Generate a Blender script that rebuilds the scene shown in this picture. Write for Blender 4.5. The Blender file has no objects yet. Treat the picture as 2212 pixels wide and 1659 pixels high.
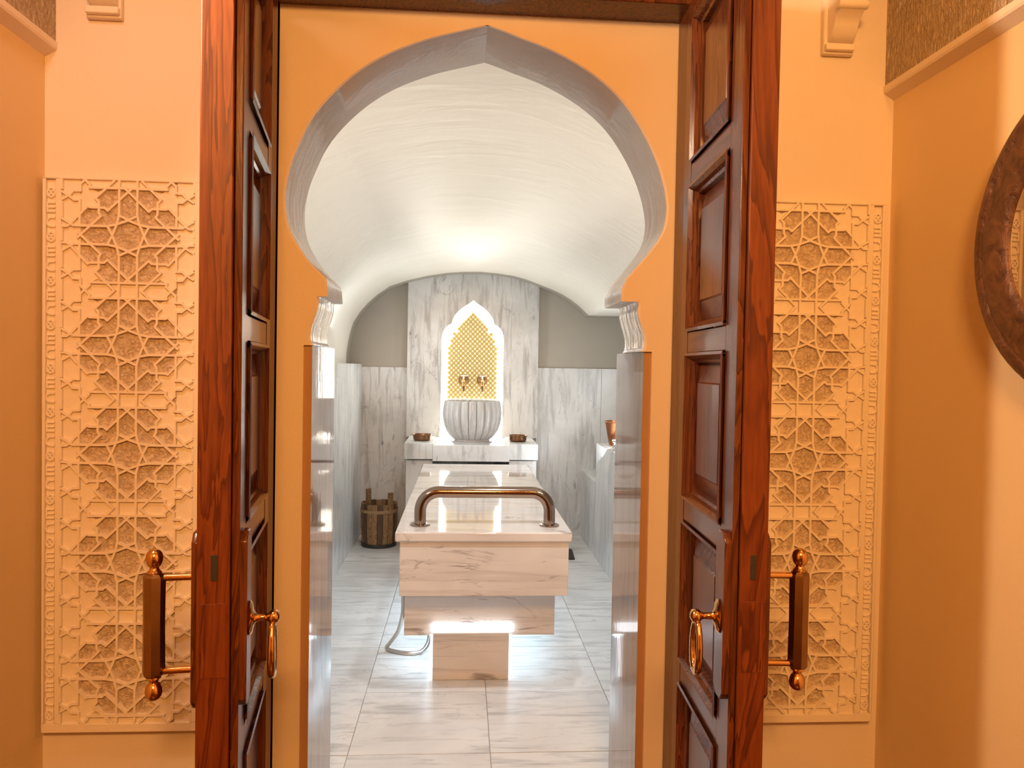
import bpy, math, random
from mathutils import Vector, Matrix
random.seed(7)
PI = math.pi
sc = bpy.context.scene
COL = sc.collection

# ------------------------------------------------------------------ camera
cam_d = bpy.data.cameras.new('camera')
cam = bpy.data.objects.new('camera', cam_d)
COL.objects.link(cam)
cam_d.sensor_width = 36.0
cam_d.lens = 36.0 * 1628.5 / 2212.0
cam_d.clip_start = 0.02
YAW, PITCH, ROLL = 0.0661969, 0.0233376, 0.0176892
fw = Vector((math.sin(YAW)*math.cos(PITCH), math.cos(YAW)*math.cos(PITCH), -math.sin(PITCH)))
rt = Vector((math.cos(YAW), -math.sin(YAW), 0))
up = rt.cross(fw)
r2 = rt*math.cos(ROLL) + up*math.sin(ROLL)
u2 = up*math.cos(ROLL) - rt*math.sin(ROLL)
M = Matrix.Identity(4)
for i in range(3):
    M[i][0] = r2[i]; M[i][1] = u2[i]; M[i][2] = -fw[i]
M.translation = (0, 0, 1.5)
cam.matrix_world = M
sc.camera = cam

# ------------------------------------------------------------------ world, exposure, lamps
w = bpy.data.worlds.new('world'); sc.world = w
w.use_nodes = True
w.node_tree.nodes['Background'].inputs[0].default_value = (0.9, 0.7, 0.5, 1)
w.node_tree.nodes['Background'].inputs[1].default_value = 0.02
sc.view_settings.view_transform = 'Standard'
sc.view_settings.look = 'None'
sc.view_settings.gamma = 1.0
sc.view_settings.use_curve_mapping = False
sc.view_settings.exposure = 0.0

def aim(o, target):
    d = Vector(target) - o.location
    o.rotation_euler = d.to_track_quat('-Z', 'Y').to_euler()

def lamp(name, kind, loc, target, energy, color, size=0.1, size_y=None, angle=None, blend=0.5):
    d = bpy.data.lights.new(name, kind)
    d.energy = energy; d.color = color
    if kind == 'AREA':
        d.size = size
        if size_y: d.shape = 'RECTANGLE'; d.size_y = size_y
    else:
        d.shadow_soft_size = size
        if kind == 'SPOT':
            d.spot_size = math.radians(angle); d.spot_blend = blend
    o = bpy.data.objects.new(name, d); COL.objects.link(o)
    o.location = loc; aim(o, target)
    return o

WARM = (1.0, 0.49, 0.14)
lamp('entry_lamp_left', 'SPOT', (-0.80, 1.12, 2.72), (-0.78, 1.98, 1.35), 10, (1.0, 0.76, 0.70), 0.10, angle=110, blend=0.8)
lamp('entry_wall_lamp', 'SPOT', (-0.80, 1.28, 2.45), (1.15, 1.40, 1.30), 88, (1.0, 0.74, 0.48), 0.07, angle=135, blend=1.0)
lamp('entry_lamp_right', 'SPOT', (0.95, 1.05, 2.72), (0.92, 1.98, 1.15), 8.5, WARM, 0.12, angle=110, blend=0.8)
lamp('entry_fill_light', 'AREA', (0.06, -1.0, 2.80), (0.06, 2.0, 0.9), 104, WARM, 0.5)  # unseen fill behind the camera, added to even out the entry walls
lamp('bath_downlight', 'SPOT', (0.25, 2.62, 2.50), (0.2, 3.6, 0.0), 142, (0.86, 0.93, 1.0), 0.05, angle=95, blend=0.35)
lamp('bath_far_downlight', 'SPOT', (-0.055, 5.95, 2.322), (0.0, 5.6, 0.0), 30, (0.86, 0.95, 1.0), 0.05, angle=150, blend=0.5)
lamp('bath_near_fill_left', 'AREA', (-0.70, 2.62, 1.60), (0.0, 3.9, 2.5), 4.6, (1.0, 0.92, 0.82), 0.25, 0.15)  # this pair: unseen fill uplights added to warm the near vault
lamp('bath_near_fill_right', 'AREA', (0.85, 2.62, 1.60), (0.1, 3.9, 2.5), 4.6, (1.0, 0.92, 0.82), 0.25, 0.15)
lamp('bath_rim_fill_left', 'AREA', (-0.80, 5.5, 1.58), (0.2, 5.9, 2.4), 8, (0.86, 0.94, 1.0), 0.12, 1.6)  # this pair: unseen fill uplights added to brighten the vault rim
lamp('bath_rim_fill_right', 'AREA', (1.30, 5.4, 1.10), (0.5, 5.9, 2.2), 13, (0.86, 0.94, 1.0), 0.12, 1.6)

# ------------------------------------------------------------------ materials
def rgb(c): return (c[0], c[1], c[2], 1)

class NT:
    def __init__(s, name):
        s.m = bpy.data.materials.new(name); s.m.use_nodes = True
        s.t = s.m.node_tree; s.b = s.t.nodes['Principled BSDF']
    def n(s, typ, **k):
        x = s.t.nodes.new(typ)
        for a, v in k.items():
            if a.startswith('i_'): x.inputs[a[2:].replace('_', ' ')].default_value = v
            else: setattr(x, a, v)
        return x
    def l(s, a, b): s.t.links.new(a, b)
    def set(s, **k):
        for a, v in k.items(): s.b.inputs[a.replace('_', ' ')].default_value = v
    def coords(s, scale=(1, 1, 1), rot=(0, 0, 0), jitter=False):
        tc = s.n('ShaderNodeTexCoord'); mp = s.n('ShaderNodeMapping')
        mp.inputs['Scale'].default_value = scale; mp.inputs['Rotation'].default_value = rot
        s.l(tc.outputs['Object'], mp.inputs['Vector'])
        if jitter:
            oi = s.n('ShaderNodeObjectInfo'); mu = s.n('ShaderNodeMath', operation='MULTIPLY'); mu.inputs[1].default_value = 37.0
            s.l(oi.outputs['Random'], mu.inputs[0]); s.l(mu.outputs[0], mp.inputs['Location'])
        return mp.outputs['Vector']
    def noise(s, v, scale, detail=4, rough=.55, dist=0.):
        x = s.n('ShaderNodeTexNoise'); x.inputs['Scale'].default_value = scale; x.inputs['Detail'].default_value = detail
        x.inputs['Roughness'].default_value = rough; x.inputs['Distortion'].default_value = dist
        s.l(v, x.inputs['Vector']); return x.outputs['Fac']
    def ramp(s, fac, stops):
        r = s.n('ShaderNodeValToRGB'); e = r.color_ramp.elements
        while len(e) < len(stops): e.new(0.5)
        for q, (p, c) in zip(e, stops): q.position = p; q.color = rgb(c)
        s.l(fac, r.inputs['Fac']); return r.outputs['Color']
    def mix(s, fac, a, b, mode='MIX'):
        x = s.n('ShaderNodeMix', data_type='RGBA', blend_type=mode)
        if isinstance(fac, (int, float)): x.inputs['Factor'].default_value = fac
        else: s.l(fac, x.inputs['Factor'])
        for v, i in ((a, 6), (b, 7)):
            if isinstance(v, tuple): x.inputs[i].default_value = rgb(v)
            else: s.l(v, x.inputs[i])
        return x.outputs[2]
    def color(s, c):
        if isinstance(c, tuple): s.b.inputs['Base Color'].default_value = rgb(c)
        else: s.l(c, s.b.inputs['Base Color'])
    def bump(s, h, strength=.3, dist=.01):
        x = s.n('ShaderNodeBump'); x.inputs['Strength'].default_value = strength; x.inputs['Distance'].default_value = dist
        s.l(h, x.inputs['Height']); s.l(x.outputs['Normal'], s.b.inputs['Normal'])

def plaster(name, col, col2, bump=.25, rough=.85):
    t = NT(name); v = t.coords()
    t.color(t.mix(t.noise(v, 5, 3), col, col2)); t.set(Roughness=rough); t.bump(t.noise(v, 220, 3), bump, .002); return t.m

def marble(name, base, base2, vein, rough=.12, rot=(0, 0, 0), scale=1.0, stretch=(1, 1, 1), jitter=False, dark=.5, coat=0.0):
    """Soft streaks along the least stretched axis, a few thin veins and sparse dark flecks."""
    t = NT(name); v = t.coords(tuple(scale*q for q in stretch), rot, jitter)
    vw = t.coords(tuple(scale*.8 for q in stretch), rot, jitter)
    streak = t.noise(t.coords(tuple(scale*q*q for q in stretch), rot, jitter), 3.0, 6, .62, .5)
    c = t.ramp(streak, [(.34, base2), (.50, base), (.72, base)])
    cloud = t.noise(vw, 1.7, 4, .55, .6)
    c = t.mix(t.ramp(cloud, [(.40, (0, 0, 0)), (.70, (.55,)*3)]), c, base2)
    v1 = t.noise(v, 1.5, 6, .60, 1.6)                               # thin veins where this noise passes its middle
    line = t.ramp(v1, [(.0, (0, 0, 0)), (.485, (0, 0, 0)), (.5, (1,)*3), (.512, (0, 0, 0))])
    gate = t.ramp(t.noise(vw, 2.6, 3), [(.48, (0, 0, 0)), (.66, (dark,)*3)])
    c = t.mix(t.mix(1.0, line, gate, 'MULTIPLY'), c, vein)
    v2 = t.noise(v, 7, 3, .5, .6)
    c = t.mix(t.ramp(v2, [(.66, (0, 0, 0)), (.74, (dark,)*3)]), c, vein)
    t.color(c); t.set(Roughness=rough)
    t.bump(t.noise(v, 6, 4), .03, .01)
    return t.m

def wood(name, c1, c2, c3, rough=.3, axis='Z', scale=1.0):
    t = NT(name)
    st = {'Z': (9, 9, .8), 'X': (.8, 9, 9), 'Y': (9, .8, 9)}[axis]
    v = t.coords(tuple(scale*q for q in st), jitter=True)
    n1 = t.noise(v, 1.3, 4, .55, 1.2)
    w_ = t.n('ShaderNodeMath', operation='MULTIPLY'); w_.inputs[1].default_value = 9
    t.l(n1, w_.inputs[0]); fr = t.n('ShaderNodeMath', operation='FRACT'); t.l(w_.outputs[0], fr.inputs[0])
    c = t.ramp(fr.outputs[0], [(0, c1), (.55, c2), (.92, c3), (1, c1)])
    fine = t.noise(t.coords(tuple(scale*12*q for q in st)), 2, 3)
    c = t.mix(t.ramp(fine, [(.35, (0, 0, 0)), (.75, (.5,)*3)]), c, c3)
    t.color(c); t.set(Roughness=rough, Specular_IOR_Level=.32); t.bump(fine, .05, .003)
    return t.m

def metal(name, c1, c2, rough=.25, nscale=12):
    t = NT(name); v = t.coords()
    t.color(t.mix(t.noise(v, nscale, 4, .6), c1, c2)); t.set(Metallic=1.0, Roughness=rough); t.bump(t.noise(v, 40, 3), .08, .003); return t.m

def glow(name, col, strength):
    t = NT(name); t.color((.9, .9, .9)); t.b.inputs['Emission Color'].default_value = rgb(col); t.set(Emission_Strength=strength); return t.m

M_WALL = plaster('wall_plaster', (.82, .70, .60), (.86, .74, .65))
M_WALLR = plaster('wall_plaster_ochre', (.82, .62, .36), (.86, .66, .40))
M_ARCHW = plaster('arch_wall_plaster', (.84, .66, .48), (.87, .70, .52))
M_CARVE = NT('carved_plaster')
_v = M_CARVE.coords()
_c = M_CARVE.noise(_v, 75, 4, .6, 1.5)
M_CARVE.color(M_CARVE.ramp(_c, [(.36, (.60, .43, .30)), (.62, (.84, .70, .57))])); M_CARVE.set(Roughness=.85)  # shade put into the colour: recessed ground darkened to strengthen the relief
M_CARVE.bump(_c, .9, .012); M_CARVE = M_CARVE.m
M_PLAIN = plaster('smooth_plaster', (.88, .77, .67), (.86, .74, .63), .3)
M_STONEBAND = NT('rough_carved_band')
_v = M_STONEBAND.coords((1, 1, .35)); _c = M_STONEBAND.noise(_v, 130, 4, .65, 1.0)
M_STONEBAND.color(M_STONEBAND.ramp(_c, [(.35, (.50, .34, .20)), (.65, (.80, .66, .50))])); M_STONEBAND.set(Roughness=.9)
M_STONEBAND.bump(_c, 1.0, .02); M_STONEBAND = M_STONEBAND.m

_t = NT('polished_vault_plaster'); _v = _t.coords((1.0, 2.6, 2.6))
_a = _t.noise(_v, 2.5, 6, .6, .8); _b = _t.noise(_t.coords((.8, 3.2, 3.2)), 2.2, 4, .5, .8)
_t.color(_t.mix(_a, (.86, .80, .71), (.78, .73, .64))); _t.set(Roughness=.33); _t.bump(_b, .15, .03)
M_VAULT = _t.m
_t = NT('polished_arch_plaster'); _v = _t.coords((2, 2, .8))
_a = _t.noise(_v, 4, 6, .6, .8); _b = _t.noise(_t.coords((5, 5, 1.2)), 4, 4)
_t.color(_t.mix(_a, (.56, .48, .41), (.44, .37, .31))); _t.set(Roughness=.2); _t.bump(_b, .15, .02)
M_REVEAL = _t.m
M_LUNETTE = plaster('grey_tadelakt', (.43, .38, .31), (.38, .34, .28), .1, .5)

MW, MW2, MV = (.80, .80, .79), (.50, .50, .50), (.10, .09, .085)
M_MARBLE_V = marble('marble_upright', MW, MW2, MV, .30, (0, .22, .1), 1.5, (2.0, 2.0, .7))
M_MARBLE_G = marble('marble_grey', (.68, .66, .63), (.40, .38, .36), (.09, .08, .075), .28, (0, .18, .2), 1.6, (2.1, 2.1, .7))
M_MARBLE_F = marble('marble_floor', (.84, .83, .81), (.56, .56, .55), (.26, .24, .22), .26, (0, 0, .12), 1.5, (.8, 2.0, 1), True, .35)
M_MARBLE_T = marble('marble_table', (.82, .77, .73), (.60, .54, .50), (.13, .08, .065), .05, (.05, .18, .1), 1.4, (.5, 1.5, 2.3), False, .65)
M_MARBLE_P = marble('marble_pilaster', (.38, .335, .30), (.26, .23, .205), (.15, .13, .115), .05, (0, 0, 0), 1.6, (2.2, 2.2, .5), False, .35)
M_GROUT = plaster('grout', (.50, .47, .43), (.44, .41, .38))
M_EDGE = plaster('slab_edge_paint', (.50, .27, .12), (.42, .22, .10), .1, .6)

M_WOOD = wood('red_wood', (.205, .050, .0105), (.165, .037, .008), (.075, .014, .004), .42, scale=.7)
M_WOODD = wood('dark_red_wood', (.17, .050, .018), (.12, .034, .012), (.055, .014, .006), .22)
M_WOODX = wood('dark_red_wood_cross', (.17, .050, .018), (.12, .034, .012), (.055, .014, .006), .22, 'X')
M_STAVE = wood('weathered_staves', (.40, .24, .11), (.30, .17, .075), (.10, .052, .022), .6, 'Z', 2.5)
M_STAVED = wood('dark_staves', (.14, .085, .045), (.11, .06, .03), (.05, .03, .018), .6, 'Z', 2.5)
M_HOOP = wood('pale_hoop', (.42, .28, .15), (.36, .23, .12), (.2, .12, .06), .5, 'X', 2)
M_MIRFRAME = NT('hammered_mirror_frame')
_c = M_MIRFRAME.noise(M_MIRFRAME.coords(), 28, 5, .6, .8)
M_MIRFRAME.color(M_MIRFRAME.ramp(_c, [(.3, (.06, .022, .010)), (.7, (.20, .085, .035))])); M_MIRFRAME.set(Roughness=.45, Metallic=.3); M_MIRFRAME.bump(_c, .5, .01); M_MIRFRAME = M_MIRFRAME.m
_t = NT('mirror_glass'); _t.color((.9, .9, .88)); _t.set(Metallic=1.0, Roughness=.01); M_MIRROR = _t.m
M_BRASS = metal('polished_brass', (.80, .48, .20), (.62, .34, .13), .16)
M_BRONZE = metal('aged_bronze', (.20, .115, .055), (.38, .22, .10), .34, 20)
M_COPPER = metal('dark_copper', (.30, .15, .075), (.18, .085, .045), .28, 20)
M_CUP = metal('copper_cup', (.44, .17, .07), (.34, .12, .05), .35)
M_BAR = metal('bronzed_steel', (.40, .31, .25), (.32, .24, .19), .13)
M_CHROME = metal('chrome', (.85, .85, .85), (.8, .8, .8), .06)
M_GOLD = metal('gold_mosaic', (.40, .29, .055), (.56, .43, .11), .42, 30)
M_GOLD.node_tree.nodes['Principled BSDF'].inputs['Metallic'].default_value = .55
M_CREAM = plaster('mosaic_ground', (.95, .93, .82), (.93, .90, .78), .05, .4)
M_WHITEP = plaster('white_enamel', (.82, .82, .81), (.80, .80, .79), .02, .25)
M_BLACK = plaster('black_rubber', (.02, .018, .016), (.03, .026, .022), .1, .5)
M_HOSE = metal('grey_hose', (.60, .57, .52), (.50, .46, .42), .35)
M_LEDC = glow('led_cool', (.84, .92, 1.0), 2.4)
M_LEDS = glow('led_cool_side', (.60, .82, 1.0), 24)
M_LEDW = glow('led_warm', (1.0, .96, .84), 10)
_t = NT('water'); _t.set(Roughness=.0, IOR=1.33); _t.b.inputs['Transmission Weight'].default_value = 1.0; _t.color((.95, .97, 1)); M_WATER = _t.m

# ------------------------------------------------------------------ mesh helpers
class MB:
    def __init__(s): s.v = []; s.f = []; s.mi = []
    def add(s, vs, fs, mi=0):
        o = len(s.v); s.v += [tuple(q) for q in vs]
        s.f += [tuple(i + o for i in f) for f in fs]; s.mi += [mi]*len(fs); return s
    def box(s, x0, x1, y0, y1, z0, z1, mi=0):
        return s.add([(x, y, z) for z in (z0, z1) for y in (y0, y1) for x in (x0, x1)],
                     [(0, 2, 3, 1), (4, 5, 7, 6), (0, 1, 5, 4), (2, 6, 7, 3), (0, 4, 6, 2), (1, 3, 7, 5)], mi)
    def lathe(s, prof, c=(0, 0, 0), n=32, axis='Z', mi=0, lobes=0, depth=0., a0=0.):
        vs = []
        for r, h in prof:
            for k in range(n):
                a = 2*PI*k/n + a0
                rr = r*(1 - depth*abs(math.sin(lobes*a/2))**.6 + depth) if False else r*(1 + (depth*(abs(math.sin(lobes*a/2)) - .6) if lobes else 0))
                p = (rr*math.cos(a), rr*math.sin(a), h)
                if axis == 'X': p = (p[2], p[0], p[1])
                if axis == 'Y': p = (p[0], p[2], p[1])
                vs.append((p[0]+c[0], p[1]+c[1], p[2]+c[2]))
        fs = [(i*n+k, i*n+(k+1) % n, (i+1)*n+(k+1) % n, (i+1)*n+k) for i in range(len(prof)-1) for k in range(n)]
        if prof[0][0] > 1e-5: fs.append(tuple(reversed(range(n))))
        if prof[-1][0] > 1e-5: fs.append(tuple((len(prof)-1)*n+k for k in range(n)))
        return s.add(vs, fs, mi)
    def tube(s, pts, r, n=12, mi=0, closed=False):
        P = [Vector(p) for p in pts]; m = len(P); vs = []; prev = None
        R_ = r if isinstance(r, (list, tuple)) else [r]*m
        for i, p in enumerate(P):
            a = P[(i-1) % m] if (closed or i > 0) else p
            b = P[(i+1) % m] if (closed or i < m-1) else p
            d = (b - a).normalized()
            if prev is None:
                prev = d.orthogonal().normalized()
            prev = (prev - d*prev.dot(d)).normalized(); q = d.cross(prev)
            for k in range(n):
                t = 2*PI*k/n
                vs.append(p + (prev*math.cos(t) + q*math.sin(t))*R_[i])
        fs = [(i*n+k, i*n+(k+1) % n, ((i+1) % m)*n+(k+1) % n, ((i+1) % m)*n+k) for i in range(m if closed else m-1) for k in range(n)]
        if not closed: fs += [tuple(reversed(range(n))), tuple((m-1)*n+k for k in range(n))]
        return s.add(vs, fs, mi)
    def prism(s, poly, d0, d1, plane='XZ', mi=0):
        n = len(poly)
        mp = {'XZ': lambda a, b, d: (a, d, b), 'YZ': lambda a, b, d: (d, a, b), 'XY': lambda a, b, d: (a, b, d)}[plane]
        vs = [mp(a, b, d0) for a, b in poly] + [mp(a, b, d1) for a, b in poly]
        return s.add(vs, [tuple(range(n)), tuple(reversed(range(n, 2*n)))] + [(i, i+n, (i+1) % n+n, (i+1) % n) for i in range(n)], mi)
    def mesh(s, name, mats, smooth=None):
        me = bpy.data.meshes.new(name); me.from_pydata(s.v, [], s.f)
        for m in (mats if isinstance(mats, (list, tuple)) else [mats]): me.materials.append(m)
        me.polygons.foreach_set('material_index', s.mi)
        import bmesh
        bm = bmesh.new(); bm.from_mesh(me); bmesh.ops.recalc_face_normals(bm, faces=bm.faces); bm.to_mesh(me); bm.free()
        if smooth:
            me.shade_smooth(); me.set_sharp_from_angle(angle=math.radians(smooth))
        me.update(); return me
    def build(s, name, mats, parent=None, smooth=None, bevel=0., seg=2, world=True):
        """Link as one object. Vertices are in world space unless world=False (then in the parent's frame)."""
        if parent is not None and world:
            ox = parent.get('_o', None)
            o3 = Vector(ox) if ox else parent.location
            s.v = [(a-o3[0], b-o3[1], c-o3[2]) for a, b, c in s.v]
        o = bpy.data.objects.new(name, s.mesh(name, mats, smooth)); COL.objects.link(o)
        if parent is not None: o.parent = parent
        if bevel:
            b = o.modifiers.new('bevel', 'BEVEL'); b.width = bevel; b.segments = seg; b.limit_method = 'ANGLE'; b.angle_limit = math.radians(40)
            o.data.shade_smooth(); o.data.set_sharp_from_angle(angle=math.radians(60))
        return o

def tag(o, label=None, cat=None, group=None, kind=None):
    if label: o['label'] = label
    if cat: o['category'] = cat
    if group: o['group'] = group
    if kind: o['kind'] = kind
    return o
def empty(name, loc, rz=0.):
    o = bpy.data.objects.new(name, None); COL.objects.link(o); o.location = loc; o.rotation_euler = (0, 0, rz); o.empty_display_size = .05; return o
def box(name, x0, x1, y0, y1, z0, z1, mat, parent=None, bevel=0., world=True):
    return MB().box(x0, x1, y0, y1, z0, z1).build(name, mat, parent, bevel=bevel, world=world)
def structure(o, label, cat): return tag(o, label, cat, None, 'structure')

# ================================================================== SETTING
YW, YA, YAB, YP, YR, YB = 1.98, 2.12, 2.38, 2.50, 6.45, 6.68     # front wall, arch wall, its back, pilaster back, vault rim, back wall

# floor: base slab and separate marble tiles in the bath
fl = structure(box('floor', -1.3, 1.85, -2.6, 7.0, -.06, -.006, M_GROUT), 'marble tiled floor of the bath running under the massage table', 'floor')
xs = [-1.509, -.962, -.415, .132, .679, 1.226, 1.6]
ys = [2.12] + [2.334 + .5532*k for k in range(0, 8)] + [YB]
tile_cache = {}
for i in range(len(xs)-1):
    x0, x1 = max(xs[i], -.99), xs[i+1]
    for j in range(len(ys)-1):
        y0, y1 = ys[j], ys[j+1]
        if x1 - x0 < .05 or y1 - y0 < .03: continue
        key = (round(x1-x0, 3), round(y1-y0, 3)); g = .0016
        if key not in tile_cache:
            w_, h_ = x1-x0, y1-y0
            tile_cache[key] = MB().box(-w_/2+g, w_/2-g, -h_/2+g, h_/2-g, -.012, 0).mesh('marble_tile', M_MARBLE_F)
        o = bpy.data.objects.new('marble_tile', tile_cache[key]); COL.objects.link(o); o.parent = fl
        o.location = ((x0+x1)/2, (y0+y1)/2, random.uniform(-.0006, .0006))

# entry room shell
structure(box('floor_entry', -1.055, 1.15, -2.6, 2.0, -.006, .004, M_WOODX), 'unseen entry room floor, darkened to cut bounced light', 'floor')  # dark tone added to hold down light bounced off this unseen floor
fwl = MB()
fwl.box(-1.16, -.575, YW, YA, 0, 2.86); fwl.box(.655, 1.25, YW, YA, 0, 2.86); fwl.box(-.575, .655, YW, YA, 2.56, 2.86)
structure(fwl.build('wall_front', M_WALL), 'warm plastered entry wall around the double door opening', 'wall')
structure(box('wall_left', -1.16, -1.055, -2.6, YW, 0, 2.86, M_WALLR), 'plain ochre side wall at the left edge', 'wall')
structure(box('wall_right', 1.15, 1.25, -2.6, YW, 0, 2.86, M_WALLR), 'plain ochre side wall carrying the round mirror', 'wall')
structure(box('wall_rear', -1.16, 1.25, -2.7, -2.6, 0, 2.86, M_WALLR), 'plain ochre wall of the entry behind the viewpoint', 'wall')
structure(box('ceiling', -1.16, 1.25, -2.7, YA, 2.86, 2.95, M_WALLR), 'ochre plaster ceiling of the entry room', 'ceiling')

# carved bands high on the side walls
def band(name, x_wall, sgn, z0, label):
    t = MB(); d = .026
    xa, xb = sorted((x_wall, x_wall - sgn*d))
    t.box(xa, xb, -2.6, YW, z0+.034, 2.62, 0)
    X = lambda q: x_wall - sgn*q
    pr = [(X(0), z0), (X(d+.002), z0+.016), (X(d+.004), z0+.022), (X(d+.004), z0+.036), (X(0), z0+.040)]
    n_ = len(pr)
    t.add([(x, -2.6, z) for x, z in pr] + [(x, YW, z) for x, z in pr], [tuple(range(n_)), tuple(range(n_, 2*n_))] + [(i, (i+1) % n_, (i+1) % n_+n_, i+n_) for i in range(n_)], 1)
    xa, xb = sorted((x_wall, x_wall - sgn*(d+.006))); t.box(xa, xb, -2.6, YW, 2.61, 2.67, 1)
    structure(t.build(name, [M_STONEBAND, M_PLAIN]), label, 'moulding')
band('trim_1', -1.055, -1, 2.255, 'rough carved plaster band high on the left side wall')
band('trim_2', 1.15, 1, 2.235, 'rough carved plaster band high on the right side wall above the mirror')

# ---- arch wall
CA = .05
archL = [(.0545,2.447),(-.005,2.431),(-.05,2.419),(-.0986,2.405),(-.158,2.383),(-.2136,2.358),(-.270,2.325),(-.3225,2.285),(-.3809,2.227),(-.4266,2.166),(-.4584,2.099),(-.4827,2.031),(-.4932,1.960),(-.4888,1.899),(-.472,1.850),(-.4311,1.7855),(-.3814,1.7345),(-.377,1.7206),(-.3745,1.684)]
archR = [(.0545,2.447),(.10,2.433),(.1467,2.4163),(.2212,2.3915),(.3002,2.3552),(.376,2.308),(.4405,2.250),(.4937,2.178),(.5353,2.100),(.5595,2.033),(.572,1.972),(.571,1.927),(.5576,1.880),(.5188,1.823),(.4617,1.756),(.4477,1.724),(.4485,1.690)]
capL = [(.449,1.684),(.450,1.660),(.458,1.630),(.468,1.600),(.471,1.575),(.468,1.556),(.463,1.5485)]
def side(sgn):
    pts = list(archL if sgn < 0 else archR)
    zc_ = pts[-1][1]
    pts += [(CA + sgn*(a - (.0 if sgn < 0 else .004)), z if z < 1.68 else zc_) for a, z in capL]
    out = [pts[0]]
    m = len(pts)
    for i in range(m-1):                                            # Catmull-Rom between the surveyed points of the curve
        p, q = pts[i], pts[i+1]
        if 0 < i < m-10 or (i > m-8 and i < m-2):
            o_, r_ = pts[i-1], pts[i+2]
            for k in range(1, 4):
                t_ = k/3
                f = lambda a, b, c, d: .5*(2*b+(c-a)*t_+(2*a-5*b+4*c-d)*t_*t_+(3*b-a-3*c+d)*t_**3)
                out.append((f(o_[0], p[0], q[0], r_[0]), f(o_[1], p[1], q[1], r_[1])))
        else:
            out.append(q)
    return out
aw = MB()
ch = .006
for sgn, xo in ((-1, -1.2), (1, 1.75)):
    P = side(sgn)
    zb = P[-1][1]
    n = len(P)
    vs = []
    for x, z in P: vs.append((x + sgn*ch, YA, z))
    for x, z in P: vs.append((x, YA+ch, z))
    for x, z in P: vs.append((x, YAB, z))
    for x, z in P: vs.append((xo, YA, z))
    for x, z in P: vs.append((xo, YAB, z))
    fs = [[], []]
    for i in range(n-1):
        fs[0] += [(i, i+1, 3*n+i+1, 3*n+i), (i, i+1, n+i+1, n+i), (2*n+i, 2*n+i+1, 4*n+i+1, 4*n+i)]
        fs[1] += [(n+i, n+i+1, 2*n+i+1, 2*n+i)]
    o0 = len(aw.v); aw.v += vs
    for mi in (0, 1):
        for f in fs[mi]: aw.f.append(tuple(q+o0 for q in f)); aw.mi.append(mi)
    # lower wall behind the marble lining
    xi = CA + sgn*.489
    xa, xb = sorted((xi, xo))
    aw.box(xa, xb, YA, YP, -.006, zb, 0)
    zt = P[0][1]
    aw.add([(P[0][0], YA, zt), (xo, YA, zt), (xo, YA, 2.9), (P[0][0], YA, 2.9)], [(0, 1, 2, 3)], 0)
    aw.add([(P[0][0], YAB, zt), (xo, YAB, zt), (xo, YAB, 2.9), (P[0][0], YAB, 2.9)], [(0, 1, 2, 3)], 0)
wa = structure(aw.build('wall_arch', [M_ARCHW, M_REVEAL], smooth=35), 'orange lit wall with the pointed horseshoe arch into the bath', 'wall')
for sgn in (-1, 1):
    xa, xb = sorted((CA + sgn*.4665, CA + sgn*.489))
    t = MB().box(xa, xb, YA+.008, YP, 0, 1.548)
    # the front edge is painted, the faces are polished
    me_mi = [0]*6; me_mi[2] = 1; t.mi = me_mi
    t.build('marble_lining', [M_MARBLE_P, M_EDGE], wa)

# ---- door frame
fr = MB()
zt = 2.476
fr.box(-.60, -.511, 2.005, YA-.004, 0, zt+.08); fr.box(.5945, .68, 2.005, YA-.004, 0, zt+.08); fr.box(-.60, .68, 2.005, YA-.004, zt, zt+.08)
fr.box(-.545, -.511, YA-.03, YA-.002, 0, zt); 
structure(fr.build('trim_3', M_WOODD, bevel=.003), 'dark red wooden door frame round the arch opening', 'frame')

# ---- bath shell
rim = [(-.965,1.47),(-.980,1.50),(-.981,1.55),(-.9797,1.5905),(-.9654,1.6884),(-.948,1.77),(-.9249,1.8454),(-.872,1.935),(-.8033,2.0159),(-.72,2.092),(-.6231,2.1608),(-.4683,2.2155),(-.31,2.255),(-.145,2.2850),(0,2.298),(.1418,2.3016),(.29,2.292),(.4271,2.2735),(.54,2.245),(.643,2.2078),(.75,2.168),(.8483,2.1257),(.925,2.080),(.9945,2.0298),(1.037,1.99),(1.0765,1.9521),(1.12,1.9500),(1.6,1.948)]
va = MB(); N = len(rim); YS = [YAB-.001, 2.9, 3.6, 4.4, 5.2, 5.9, YR]
vs = []
for y in YS:
    k = 1 + .42*(YR-y)/(YR-YAB)
    for x, z in rim:
        zs = 1.5 + max(0, min(1, (x+.98)/2.0565))*.452
        vs.append((x, y, zs + max(0., z-zs)*k + min(0., z-zs)))
va.add(vs, [(j*N+i, j*N+i+1, (j+1)*N+i+1, (j+1)*N+i) for j in range(len(YS)-1) for i in range(N-1)])
# outer skin gives the vault thickness
vs = [(x*1.0, y, z+.10) if z > 1.6 else (x-.08, y, z) for (x, y, z) in vs]
va.add(vs, [(j*N+i, j*N+i+1, (j+1)*N+i+1, (j+1)*N+i) for j in range(len(YS)-1) for i in range(N-1)])
vault = structure(va.build('ceiling_vault', M_VAULT, smooth=50), 'cream polished plaster barrel vault over the bath', 'ceiling')
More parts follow.
